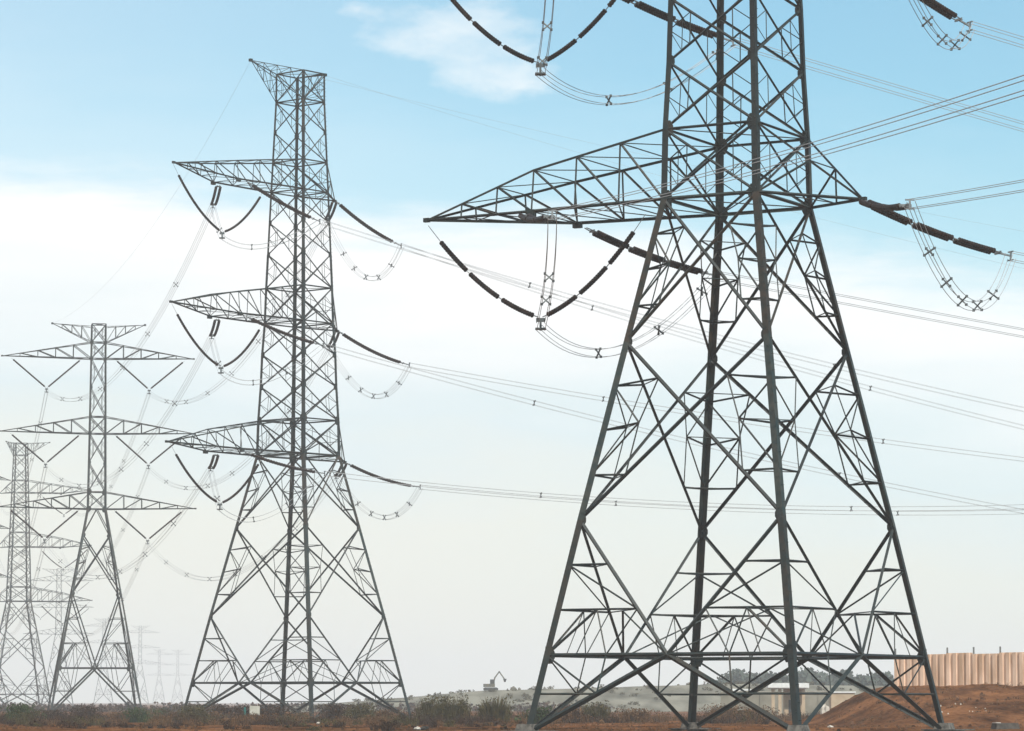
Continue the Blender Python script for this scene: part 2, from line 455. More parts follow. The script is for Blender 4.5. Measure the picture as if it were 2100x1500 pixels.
def lv(z, w, asp=1.0): return (z, w * sqrt(asp), w / sqrt(asp))
A = .792
strain_levels = [lv(0, 8.70, A), lv(4.04, 7.94, A), lv(11.18, 6.59, A), lv(20.75, 4.69, A), lv(28.6, 3.13, A), lv(32.41, 3.06, A),
                 lv(36.11, 2.89, A), lv(39.62, 2.80, A), lv(43.04, 2.62, A), lv(46.9, 2.53, A), lv(50.6, 2.41, A), lv(54.1, 2.30, A),
                 lv(57.47, 2.19, A), lv(60.75, 2.08, A), lv(64.1, 1.97, A), lv(67.44, 1.86, A), lv(70.6, 1.84, A)]
strain = tower("strain_pylon", strain_levels, ['A', 'V', 'X', 'X'] + ['x'] * 12, [1, 4, 5, 8, 9, 12, 13, 15, 16],
               [(-1, 28.6, 32.41, 19.6, 11.3), (1, 28.6, 32.41, 7.4, None), (-1, 43.04, 46.9, 19.2, 11.3), (1, 43.04, 46.9, 6.1, None),
                (-1, 57.47, 60.75, 19.0, 11.3), (1, 57.47, 60.75, 5.6, None)],
               [(-1, 67.44, 70.6, 7.7), (1, 67.44, 70.6, 3.9)], (.34, .155, .078), 1.5)
susp_levels = [(0, 7.4, 7.4), (7.5, 6.1, 6.1), (19.6, 3.95, 3.95), (29.2, 2.25, 2.25), (33.5, 1.5, 1.5), (36.3, 1.46, 1.46), (41.1, 1.4, 1.4),
               (45.9, 1.34, 1.34), (48.7, 1.32, 1.32), (53.5, 1.27, 1.27), (58.3, 1.22, 1.22), (61, 1.2, 1.2), (64, 1.18, 1.18)]
susp = tower("suspension_pylon", susp_levels, ['A', 'V', 'X', 'M'] + ['x'] * 8, [1, 4, 5, 7, 8, 10, 11, 12],
             [(s, zb, zt, r, None) for zb, zt, r in ((33.5, 36.3, 16.2), (45.9, 48.7, 16.0), (58.3, 61, 15.7)) for s in (-1, 1)],
             [(s, 61, 63.6, 7.6) for s in (-1, 1)], (.26, .145, .075), 1.5)

TW = {}     # name -> (root, matrix)
def place(key, root, x, y, z, rz, label, cat="pylon", group=None, first=False):
    r = root if first else copy_tree(root)
    clear_tags(r); r.location = (x, y, z); r.rotation_euler = (0, 0, rz)
    tag(r, label, cat, group)
    TW[key] = Matrix.Translation((x, y, z)) @ Matrix.Rotation(rz, 4, 'Z')
    return r
place(1, strain, 12.277, 183.99, 0.0, -.505, "huge dark lattice pylon nearest the viewer, its top cut off by the upper edge", first=True)
place(2, strain, -23.234, 369.86, -.39, .862, "complete dark lattice pylon with three arm levels, left of the nearest huge pylon")
place(4, strain, -131.0, 908, -.4, pi + .30, "hazy grey pylon at the left edge with long arms pointing right, behind the symmetrical pylon")
place(3, susp, -68.2, 560, -.4, radians(10), "slim symmetrical pylon with V strings under both arms, between left edge and second pylon", first=True)
DG = "faint pylons far off in the haze on the left"
place(5, susp, -212, 1600, -.4, radians(8), "faint pylon just left of the slim symmetrical pylon's splayed legs", group=DG)
place(6, susp, -305, 2560, -.4, radians(8), "very pale distant pylon seen between the legs of the slim symmetrical pylon", group=DG)
place(7, susp, -304, 2800, -.4, radians(5), "very pale distant pylon just right of the slim symmetrical pylon's right leg", group=DG)
place(8, susp, -419, 4070, -.4, radians(8), "left one of two tiny pale pylons beside the second pylon's left leg", group=DG)
place(9, susp, -400, 4100, -.4, radians(4), "right one of two tiny pale pylons beside the second pylon's left leg", group=DG)
place(10, susp, -136.5, 860, -.4, radians(60), "pale pylon leg showing at the extreme left edge of the view", group=DG)

# ------------------------------------------------------------------ insulator strings, conductors, jumpers
def W(key, p): return TW[key] @ Vector(p)
def quad(p, q, r, n):
    """n+1 points of a parabola from p over r (control) to q"""
    return [(p * (1 - t) ** 2 + r * 2 * t * (1 - t) + q * t * t) for t in [i / n for i in range(n + 1)]]
def sag(p, q, s, n=16):
    m = (p + q) / 2 - Vector((0, 0, 2 * s)); return quad(p, q, m, n)
def along(pts, t):
    """point at fraction t of the polyline"""
    ln = [(b - a).length for a, b in zip(pts, pts[1:])]; d = t * sum(ln)
    for a, b, l in zip(pts, pts[1:], ln):
        if d <= l + 1e-9: return a.lerp(b, d / max(l, 1e-9))
        d -= l
    return pts[-1].copy()
def discs(pts, t0, t1, n, parent, sides=8, r=.16):
    b = MB(); P = []; R = []
    for i in range(n):
        for k, rr in ((0, .125), (.22, .13), (.27, r), (.72, r * .97), (.77, .125)):
            P.append(along(pts, t0 + (t1 - t0) * (i + k) / n)); R.append(rr)
    P.append(along(pts, t1)); R.append(.05)
    b.tube(P, R, sides); return b.build("disc_stack", DISC, parent)
def tension(key, p, phi, drop, label, group, bow=.28, L=9.0, nd=15, fine=True):
    """a twin string pulled sideways off an arm; returns the world point where the wires start"""
    S = W(key, p); a = radians(phi); h = sqrt(L * L - drop * drop)
    E = S + Vector((h * cos(a), h * sin(a), -drop)); side = Vector((-sin(a), cos(a), 0))
    root = empty("insulator_string", S); tag(root, label, "insulator string", group)
    c = quad(S, E, (S + E) / 2 - Vector((0, 0, bow * 2)), 14); loc = [q - S for q in c]
    for s in (-.23, .23):
        tw = [q + side * (s * min(1, .35 + 10 * i / 14, .35 + 10 * (14 - i) / 14)) for i, q in enumerate(loc)]
        sg = ((.085, .325), (.36, .60), (.635, .88)) if fine else ((.085, .88),)
        for t0, t1 in sg: discs(tw, t0, t1, nd if fine else nd * 2, root, 8 if fine else 6)
        f = MB(); f.tube([along(tw, .01), along(tw, .1)], .035, 5)
        f.tube([along(tw, .32), along(tw, .37)], .045, 5); f.tube([along(tw, .59), along(tw, .645)], .045, 5); f.tube([along(tw, .87), along(tw, .925)], .035, 5)
        f.build("link", FITTING, root)
    y = MB(); e = loc[-1]; d = (loc[-1] - loc[-3]).normalized()
    y.bar(along(loc, .915) - side * .32, along(loc, .915) + side * .32, .16, .05, up=d)
    y2 = MB(); y2.bar(along(loc, .06) - side * .28, along(loc, .06) + side * .28, .14, .05, up=d); y2.build("yoke_plate", FITTING if fine else SPACER, root)
    y.bar(along(loc, .92), e, .09, .09)
    y.bar(e - side * .24 + Vector((0, 0, .23)), e + side * .24 + Vector((0, 0, .23)), .07)
    y.bar(e - side * .24 - Vector((0, 0, .23)), e + side * .24 - Vector((0, 0, .23)), .07)
    y.bar(e + Vector((0, 0, .26)), e - Vector((0, 0, .26)), .1)
    y.build("yoke_plate", FITTING if fine else SPACER, root)
    return E
def vstring(key, o, i, c, label, group, s=.85, nd=13, fine=True, rig=.14):
    """V hanging from points o and i of an arm, meeting at clamp c"""
    Po, Pi, C = W(key, o), W(key, i), W(key, c)
    root = empty("v_insulator_string", C); tag(root, label, "insulator string", group)
    for P in (Po, Pi):
        pts = [q - C for q in sag(P, C, s)]
        for t0, t1 in (((rig, .40), (.43, .68), (.71, .95)) if fine else ((rig, .95),)):
            discs(pts, t0, t1, nd if fine else nd * 2, root, 8 if fine else 5, .15)
        f = MB(); f.tube([along(pts, 0), along(pts, rig + .01)], .022, 4)
        for t in (.395, .675, .945): f.tube([along(pts, t), along(pts, t + .04)], .03, 4)
        f.build("link", FITTING, root)
    d = MB(); d.box((0, 0, -.12), (.5, .12, .22)); d.box((0, 0, -.45), (.12, .5, .5)); d.box((0, 0, -.62), (.6, .6, .08))
    d.build("clamp", SPACER, root)
    return C - Vector((0, 0, .5))
def bundle(name, pts, label, cat, group, spacers=(), r=.0185, n=5, flat=False):
    """four parallel wires along pts with cross-shaped spacers"""
    o = pts[0].copy(); root = empty(name, o); tag(root, label, cat, group)
    loc = [p - o for p in pts]; up = Vector((0, 0, 1))
    side = []
    for i in range(len(loc)):
        d = (loc[min(i + 1, len(loc) - 1)] - loc[max(i - 1, 0)]); s = d.cross(up)
        if s.length < .2 * d.length:
            tot = (loc[-1] - loc[0]); tot.z = 0; s = tot.cross(up)
        s.normalize(); v = s.cross(d).normalized()
        if v.z < 0 and not name.startswith('jumper'): v = -v
        side.append((s, v))
    q = .228
    for a, c in ((-1, 1), (1, 1), (1, -1), (-1, -1)):
        b = MB(); b.tube([p + s * (q * a) + v * (q * c) for p, (s, v) in zip(loc, side)], r, n); b.build("wire", WIRE, root)
    ln = [0]
    for a, c in zip(loc, loc[1:]): ln.append(ln[-1] + (c - a).length)
    for t in spacers:
        i = min(range(len(ln)), key=lambda k: abs(ln[k] - t * ln[-1])); p = along(loc, t); s, v = side[i]
        b = MB()
        b.bar(p - (s + v) * q, p + (s + v) * q, .07, .06, up=s - v); b.bar(p - (s - v) * q, p + (s - v) * q, .07, .06, up=s + v)
        for a, c in ((-1, 1), (1, 1), (1, -1), (-1, -1)): b.box(p + s * (q * a) + v * (q * c), (.13, .13, .13))
        b.build("spacer", SPACER, root)
    return root
def span(E, phi, s, k, length, n=40):
    a = radians(phi); out = []
    for i in range(n + 1):
        t = length * i / n; out.append(E + Vector((t * cos(a), t * sin(a), -s * t + k * t * t)))
    return out
def loop(P, M, Q, n=24):
    """smooth curve P -> M -> Q hanging under its ends (M lies on it)"""
    return quad(P, Q, M * 2 - (P + Q) / 2, n)
AY = 2.7
GS1 = "insulator strings of the nearest pylon"; GS2 = "insulator strings of the second pylon"; GS3 = "insulator strings of the slim symmetrical pylon"
GC = "four-wire conductor bundles"; GJ = "jumper loops hanging under the pylon arms"
FA, FB = 28, -80
e = {}
e['lA'] = tension(1, (-11.0, 3.0, 28.4), FA, 2.25, "long dark twin string running right from the nearest pylon's lower long arm, behind its legs", GS1)
e['lB'] = tension(1, (-11.6, -3.2, 28.4), FB, 1.3, "foreshortened twin string lying along the underside of the nearest pylon's lower long arm", GS1)
e['sA'] = tension(1, (7.3, 0, 28.25), FA - 4, 2.5, "long dark twin string sloping down right from the nearest pylon's short right arm tip", GS1, L=9.6)
e['sB'] = tension(1, (7.3, 0, 28.25), FB, 1.5, "foreshortened twin string pointing at the viewer from the nearest pylon's short right arm tip", GS1)
e['mA'] = tension(1, (-11.0, 3.0, 42.9), FA, 2.9, "long dark twin string crossing the nearest pylon's body at the top edge", GS1, L=10.4)
e['mS'] = tension(1, (6.1, 0, 42.9), FA, 4.3, "dark twin string cut by the top edge in the upper right corner", GS1, L=9.6)
vl = vstring(1, (-19.5, 0, 28.7), (-5.6, 0, 28.4), (-12.2, 0, 23.0), "drooping V-shaped string pair under the nearest pylon's lower long arm", GS1)
vm = vstring(1, (-19.1, 0, 43.1), (-5.6, 0, 42.9), (-12.2, 0, 37.45), "drooping V-shaped string pair cut by the top edge, left of the nearest pylon", GS1)
bundle("conductor_bundle", span(e['lA'], FA, .105, .00012, 260), "conductors leaving right behind the nearest pylon at mid height, from its lower long arm", "power line", GC, (.3, .6))
bundle("conductor_bundle", span(e['mA'], FA, .165, .00012, 260), "conductors descending right from high on the nearest pylon's body toward the right edge", "power line", GC, (.3, .6))
bundle("conductor_bundle", span(e['sA'], FA, .11, .00012, 260), "conductors at the right edge from the long string on the short right arm", "power line", GC, (.3,))
bundle("conductor_bundle", span(e['mS'], FA, .16, .00012, 260), "conductors in the upper right corner running off the cut twin string", "power line", GC, (.3,))
bundle("conductor_bundle", span(e['lB'], FB, .105, .0002, 250, 60), "conductors rising right behind the nearest pylon above its short arm toward the right edge", "power line", GC)
bundle("conductor_bundle", span(e['sB'], FB, .10, .0002, 250, 60), "near level conductors from the short right arm tip to the right edge", "power line", GC)
# jumpers of the nearest pylon
def V3(*a): return Vector(a)
def jump(P, Q, low, t=.5):
    M = P.lerp(Q, t); M.z = min(P.z, Q.z) - low; return loop(P, M, Q)
bundle("jumper_loop", jump(vl, e['lA'], 1.0, .45), "jumper wires curving right from the V clamp of the lower long arm, nearest pylon", "jumper wire", GJ, (.30, .62, .9))
bundle("jumper_loop", quad(vl, e['lB'], vl.lerp(e['lB'], .55) + V3(.3, 0, -.6), 16), "near vertical jumper wires above the V clamp of the lower long arm, nearest pylon", "jumper wire", GJ, (.28, .5))
bundle("jumper_loop", jump(vm, e['mA'], 1.0, .45), "jumper wires curving right from the V clamp at the top edge to the pylon body", "jumper wire", GJ, (.33, .62, .9))
eb = W(1, (-11.6, -3.2, 42.9)) + V3(1.5, -8.8, -1.2)
bundle("jumper_loop", quad(vm, eb, vm.lerp(eb, .55) + V3(.3, 0, -.6), 16), "short steep jumper wires above the V clamp, cut by the top edge", "jumper wire", GJ, (.1, .4))
bundle("jumper_loop", jump(e['sB'], e['sA'], 3.3, .55), "deep U of jumper wires with spacers under the short right arm", "jumper wire", GJ, (.2, .36, .5, .63, .78))
es = W(1, (6.1, 0, 42.9)) + V3(1.5, -8.7, -1.6)
bundle("jumper_loop", jump(es, e['mS'], 1.5, .6), "U of jumper wires with spacers cut by the top edge in the upper right corner", "jumper wire", GJ, (.3, .5, .66, .8, .93))

# second pylon
LVN = {'low': 28.3, 'mid': 42.8, 'top': 57.25}
dA = {'low': (2.6, .08, .0008), 'mid': (3.6, .15, .0004), 'top': (4.8, .29, .0006)}
dL = {'low': (2.1, .10, .0009), 'mid': (2.9, .25, .0006), 'top': (4.0, .27, .0006)}
reach = {'low': 7.4, 'mid': 6.1, 'top': 5.6}
BEND = {}
for n, z in LVN.items():
    As = tension(2, (reach[n], 0, z), 17, dA[n][0], f"string sloping down right from the {n} right arm tip of the second pylon", GS2, nd=12, fine=False, bow=.45)
    Al = tension(2, (-10.6, -2.4, z), 17, dL[n][0], f"string crossing the second pylon's body below its {n} arm", GS2, nd=12, fine=False)
    Bl = tension(2, (-10.8, 1.6, z), 99, 1.0, f"short looking twin string hanging under the {n} left arm of the second pylon", GS2, nd=12, fine=False)
    Bs = tension(2, (reach[n], 0, z), 99, 1.0, f"short looking twin string beside the second pylon's right leg at the {n} arm", GS2, nd=12, fine=False)
    c = vstring(2, (-19.1, 0, z + (.5 if z < 35 else .75 if z < 50 else 1.1)), (-5.4, 0, z), (-11.8, 0, z - 5.4), f"V-shaped string pair hanging under the {n} left arm of the second pylon", GS2, nd=14, fine=False, s=.95)
    lab = {'low': 'lowest', 'mid': 'middle', 'top': 'highest'}[n]
    bundle("conductor_bundle", span(As, 17, dA[n][1], dA[n][2], 190), f"conductors going right from the {lab} right arm tip of the second pylon", "power line", GC, (.12, .3))
    bundle("conductor_bundle", span(Al, 17, dL[n][1], dL[n][2], 200), f"conductors going right from the {lab} left arm of the second pylon", "power line", GC, (.12, .3))
    bundle("jumper_loop", jump(Bs, As, 3.2, .55), f"jumper loop with spacers right of the second pylon under its {n} arm", "jumper wire", GJ, (.3, .45, .58, .7, .84))
    bundle("jumper_loop", jump(c, Al, .9, .42), f"jumper wires from the {n} V clamp across the second pylon's body", "jumper wire", GJ, (.3, .6))
    bundle("jumper_loop", quad(c, Bl, c.lerp(Bl, .5) + V3(0, 1, -.8), 12), f"short jumper wires between {n} V clamp and hanging twin string, second pylon", "jumper wire", GJ, (.35,))
    BEND[n] = (Bl, Bs, lab)
def earth(P, pts, label):
    b = MB(); b.tube([p - P for p in pts], .010, 4); o = b.build("earth_wire", WIRE); o.location = P; tag(o, label, "earth wire", "earth wires from the pylon tops")
P = W(2, (-7.7, 0, 71.0)); earth(P, span(P, 17, .20, .0004, 200), "thin earth wire running right from the left peak of the second pylon")
P = W(2, (3.9, 0, 71.0)); earth(P, span(P, 17, .26, .0005, 200), "thin earth wire running right from the right peak of the second pylon")
P = W(2, (-7.7, 0, 71.0)); earth(P, sag(P, W(3, (-7.6, 0, 64)), 5, 50), "hair-thin earth wire falling left from the left peak of the second pylon")
# slim symmetrical pylon
for n, z, sg in (('low', 33.4, 8.5), ('mid', 45.8, 8.5), ('top', 58.2, 8.5)):
    for s, sd in ((-1, 'left'), (1, 'right')):
        c = vstring(3, (s * 14.2, 0, z), (s * 2.8, 0, z), (s * 8.4, 0, z - 4.9), f"pale V string under the {n} {sd} arm of the slim symmetrical pylon", GS3, nd=10, fine=False, s=.0, rig=.05)
        bundle("conductor_bundle", sag(BEND[n][0 if s < 0 else 1], c, sg, 50), f"sagging conductors from the second pylon's {BEND[n][2]} {sd} arm to the slim pylon", "power line", GC,
               (.16, .3, .44, .58, .72, .86), n=4)
        T = W(4, (6 if s < 0 else -11.3, 0, LVN[n] - 1))
        bundle("conductor_bundle", sag(c, T, 11, 50), f"faint wires falling away left from the {n} {sd} V string of the slim pylon", "power line", GC, (.08, .2, .32), n=4)
for n, z in LVN.items():
    vstring(4, (-19.1, 0, z + (.5 if z < 35 else .75 if z < 50 else 1.1)), (-5.4, 0, z), (-11.8, 0, z - 5.4), f"tiny V string under the {n} right-hand arm of the hazy left-edge pylon", "insulator strings of the hazy left-edge pylon", nd=8, fine=False, s=.5)
for key, who in ((5, "left of the slim pylon's legs"),):
    for n, z in (('low', 33.4), ('mid', 45.8), ('top', 58.2)):
        for s, sd in ((-1, 'left'), (1, 'right')):
            vstring(key, (s * 14.2, 0, z), (s * 2.8, 0, z), (s * 8.4, 0, z - 4.9), f"minute V string, {n} {sd} arm of the faint pylon {who}", "insulator strings of the far pylons", nd=6, fine=False, s=0, rig=.05)

# ------------------------------------------------------------------ fence on the bank
PANEL = mat("sand_coloured_sheet", (.50, .325, .21), (.73, .52, .385), scale=1.3, rough=.8, stretch=(1, 1, .25), detail=9)
per_island(PANEL, .8, 1.08)
POST = mat("grey_post", (.10, .10, .10), (.16, .16, .15), scale=2, rough=.7)
F0, F1 = Vector((32.0, 287, 0)), Vector((62.0, 266, 0))
fd = (F1 - F0); flen = fd.length; fd.normalize(); fn = Vector((fd.y, -fd.x, 0))
root = empty("metal_fence", (F0.x, F0.y, 2.9)); tag(root, "tall sand-coloured corrugated sheet fence on top of the dirt bank at right", "fence")
npan = 15
for k in range(npan):
    b = MB(); a0 = flen * k / npan; a1 = flen * (k + 1) / npan; nr = 4
    prof = []
    per = (a1 - a0) / nr
    for j in range(nr):
        prof += [(a0 + per * (j + .02), 0), (a0 + per * (j + .52), 0), (a0 + per * (j + .58), .12), (a0 + per * (j + .94), .12)]
    prof.append((a1 - .01, 0))
    top = 2.62 + (k * 7 % 5 - 2) * .035
    zb = -.25 + .0 * k
    for (u, d), (u2, d2) in zip(prof, prof[1:]):
        p = fd * u - fn * d; q = fd * u2 - fn * d2
        rise = .022 * u; rise2 = .022 * u2
        z = Vector((0, 0, 1)); bk = -fn * .02
        vs = [p + z * (zb + rise * .5), q + z * (zb + rise2 * .5), q + z * (top + rise2 * .4), p + z * (top + rise * .4)]
        b.add(vs + [v + bk for v in vs], [(0, 1, 2, 3), (7, 6, 5, 4), (0, 4, 5, 1), (3, 2, 6, 7), (0, 3, 7, 4), (1, 5, 6, 2)])
    b.build("fence_panel", PANEL, root)
for k in range(npan + 1):
    b = MB(); p = fd * (flen * k / npan) - fn * .26; b.bar(p + Vector((0, 0, -.6)), p + Vector((0, 0, 3.15 + .009 * flen * k / npan)), .13)
    b.build("post", POST, root)

# ------------------------------------------------------------------ walls, kiosk, van, low house on the far side
WALLM = mat("pale_block_wall", (.16, .145, .11), (.23, .21, .165), scale=.5, rough=.9)
WHITE = mat("white_paint", (.55, .55, .53), (.64, .64, .62), scale=2, rough=.6)
TAN = mat("tan_render", (.32, .24, .16), (.42, .32, .22), scale=1, rough=.85)
DARK = mat("dark_opening", (.03, .03, .03), (.05, .05, .05), scale=2, rough=.6)
root = empty("boundary_wall", (31.5, 505, gz(31, 505))); tag(root, "long pale grey-beige wall behind the nearest pylon's legs, left of the dirt bank", "wall")
b = MB(); b.box((8.0, 0, 1.45), (17.5, .25, 4.0)); b.build("wall_panel", WALLM, root)
b = MB(); b.box((8.0, 0, 3.53), (17.8, .4, .14)); b.build("coping", mat("coping_stone", (.22, .2, .16), (.28, .26, .21), 1), root)
for k in range(7):
    b = MB(); b.box((-.6 + k * 2.86, -.2, 1.45), (.3, .145, 4.05)); b.build("pier", WALLM, root)
kx = 36.3
root = empty("kiosk", (kx, 452, gz(kx, 452) - .1)); tag(root, "small tan kiosk with flat white roof behind the nearest pylon's front leg", "kiosk")
b = MB(); b.box((0, 0, 4.15), (5.4, 4, .62)); b.box((0, 0, 3.76), (4.8, 3.5, .16)); b.build("roof", WHITE, root)
b = MB(); b.box((.9, 1.0, 1.8), (2.6, 1.8, 3.75)); b.build("wall", TAN, root)
for x in (-2.0, -1.1, 2.0):
    b = MB(); b.box((x, -1.3, 1.8), (.42, .42, 3.75)); b.build("pillar", TAN, root)
b = MB(); b.box((.6, .08, 1.2), (.9, .05, 2.1)); b.build("door", DARK, root)
root = empty("low_house", (45.2, 470, gz(45, 470))); tag(root, "low beige flat-roofed hut partly sunk behind the left end of the dirt bank", "hut")
b = MB(); b.box((0, 0, 1.6), (3.2, 3, 3.3)); b.build("wall", TAN, root)
b = MB(); b.box((0, 0, 3.35), (3.5, 3.3, .18)); b.build("roof", WHITE, root)
b = MB(); b.box((.7, -1.53, 1.9), (.8, .05, .8)); b.build("window", DARK, root)
# van
root = empty("parked_van", (35.6, 520, 1.35), radians(8)); tag(root, "white van whose roof shows above the pale wall", "van")
b = MB()
prof = [(-2.4, .4), (2.3, .4), (2.45, 1.0), (1.75, 1.25), (1.2, 2.15), (-2.4, 2.25)]
vs = [(x, y, z) for y in (-.95, .95) for x, z in prof]; n = len(prof)
b.add(vs, [tuple(range(n)), tuple(range(2 * n - 1, n - 1, -1))] + [(i, i + n, (i + 1) % n + n, (i + 1) % n) for i in range(n)])
b.build("body", WHITE, root)
b = MB()
for s in (-.96, .96): b.box((.9, s, 1.65), (.9, .03, .55)); b.box((-.6, s, 1.7), (1.4, .03, .5))
b.build("window", DARK, root)
for x in (-1.6, 1.5):
    for s in (-.9, .9):
        b = MB(); b.tube([(x, s - .1, .4), (x, s + .1, .4)], .36, 14); b.build("wheel", DARK, root)
b = MB(); b.box((0, 0, -.7), (7, 4, 1.4)); o = b.build("loading_platform", CONCRETE); o.location = (35.6, 520, 1.4); tag(o, "raised concrete platform under the white van behind the wall", "platform")

# ------------------------------------------------------------------ excavator on the embankment
MACH = mat("excavator_paint", (.08, .08, .07), (.14, .12, .08), scale=2, rough=.6)
root = empty("excavator", (-4.6, 742, berm_h(-4.6, 742) - .05)); tag(root, "small excavator with raised bent boom on the skyline of the grey bank", "excavator")
b = MB()
for s in (-1, 1):
    pr = [(-1.6, .15), (-1.3, 0), (1.3, 0), (1.6, .15), (1.6, .55), (1.3, .72), (-1.3, .72), (-1.6, .55)]
    vs = [(x, s * 1.0 + w, z) for w in (-.27, .27) for x, z in pr]
    b.add(vs, [tuple(range(8)), tuple(range(15, 7, -1))] + [(i, i + 8, (i + 1) % 8 + 8, (i + 1) % 8) for i in range(8)])
b.build("track", DARK, root)
b = MB(); b.box((-.35, 0, 1.15), (2.5, 2.0, .7)); b.build("body", MACH, root)
b = MB(); b.box((.35, -.5, 1.95), (1.0, .9, 1.0)); b.build("cab", DARK, root)
b = MB(); b.bar((.5, .4, 1.3), (.9, .4, 2.9), .42, .3); b.bar((.9, .4, 2.85), (1.9, .4, 4.2), .4, .28); b.build("boom", MACH, root)
b = MB(); b.bar((1.75, .4, 4.25), (3.0, .4, 2.5), .34, .26)
bk = b.build("stick", MACH, root)
b = MB(); b.frustum((3.05, .4, 1.9), .35, .75, .7); b.build("bucket", DARK, bk)
b = MB(); random.seed(4)
for k in range(14): b.frustum((random.uniform(-1, 1), random.uniform(-.6, .6), 0), random.uniform(.5, 1), random.uniform(.2, .4), random.uniform(.3, .9))
o = b.build("rubble_heap", BERM); o.location = (.7, 740, berm_h(.7, 740) - .1); tag(o, "low dark heap on the grey bank just right of the excavator", "heap")

# ------------------------------------------------------------------ plants
LEAF = {}
def leafmat(name, c1, c2):
    m = mat(name, c1, c2, scale=1.7, rough=.8, detail=3, spec=.2); LEAF[name] = m; return m
M_GREEN = leafmat("green_leaves", (.012, .024, .006), (.038, .058, .014))
M_OLIVE = leafmat("olive_leaves", (.026, .022, .007), (.080, .062, .020))
M_DRY = leafmat("dry_straw", (.040, .020, .008), (.150, .075, .030))
M_BROWN = leafmat("brown_twigs", (.014, .007, .004), (.055, .027, .012))
STEM = mat("woody_stem", (.09, .06, .04), (.14, .10, .07), 3)
def rnd(): 
    v = Vector((random.gauss(0, 1), random.gauss(0, 1), random.gauss(0, 1))); return v.normalized()
def shrub_mesh(b, c, w, h, n, leaf, blades=.3, up=0.6):
    """leaf-sized faces in several clumps plus upright blades"""
    cl = [(Vector((random.gauss(0, w * .27), random.gauss(0, w * .27), abs(random.gauss(.42, .24)) * h)), random.uniform(.14, .34) * w) for _ in range(max(4, int(n / 45)))]
    for i in range(n):
        if random.random() < blades:
            a = random.uniform(0, 2 * pi); r = random.random() ** .7 * w * .42
            p = Vector((r * cos(a), r * sin(a), 0)); ln = h * random.uniform(.35, 1.0) * (1 - .45 * r / (w * .5))
            tip = p + Vector((cos(a) * ln * .28 + random.gauss(0, .08) * ln, sin(a) * ln * .28, ln)); s = rnd().cross(Vector((0, 0, 1))) * (leaf * .30)
            m = p.lerp(tip, .55) + Vector((0, 0, ln * .06))
            b.add([c + p - s, c + p + s, c + m + s * .8, c + tip, c + m - s * .8], [(0, 1, 2, 4), (4, 2, 3)])
        else:
            q, r = random.choice(cl); p = q + rnd() * (r * random.random() ** .45)
            p.z = max(.03, p.z if p.z < h * .85 else h * random.uniform(.45, .92))
            x = rnd() * leaf * random.uniform(.5, 1.2); y = x.cross(rnd()).normalized() * leaf * .4
            b.add([c + p - x, c + p + y, c + p + x, c + p - y], [(0, 1, 2, 3)])
def shrub(x, y, w, h, m, label, group, blades=.3, n=900, leaf=.11, cat="shrub"):
    h *= 1.15
    z = gz(x, y) - .05
    root = empty("shrub", (x, y, z)); tag(root, label, cat, group)
    b = MB(); shrub_mesh(b, Vector((0, 0, 0)), w, h, n, leaf, blades); b.build("foliage", m, root)
    s = MB()
    for k in range(9):
        a = random.uniform(0, 2 * pi); r = random.uniform(.1, .32) * w
        s.tube([(0.1 * cos(a), .1 * sin(a), 0), (r * .5 * cos(a), r * .5 * sin(a), h * .35), (r * cos(a), r * sin(a), h * random.uniform(.6, .9))], [.035, .025, .01], 4)
    s.build("stems", STEM, root)
    return root
GSH = "shrubs in the scrub belt behind the pylon feet"
def px(u, d): return (u - 1050) / 7000 * d
random.seed(21)
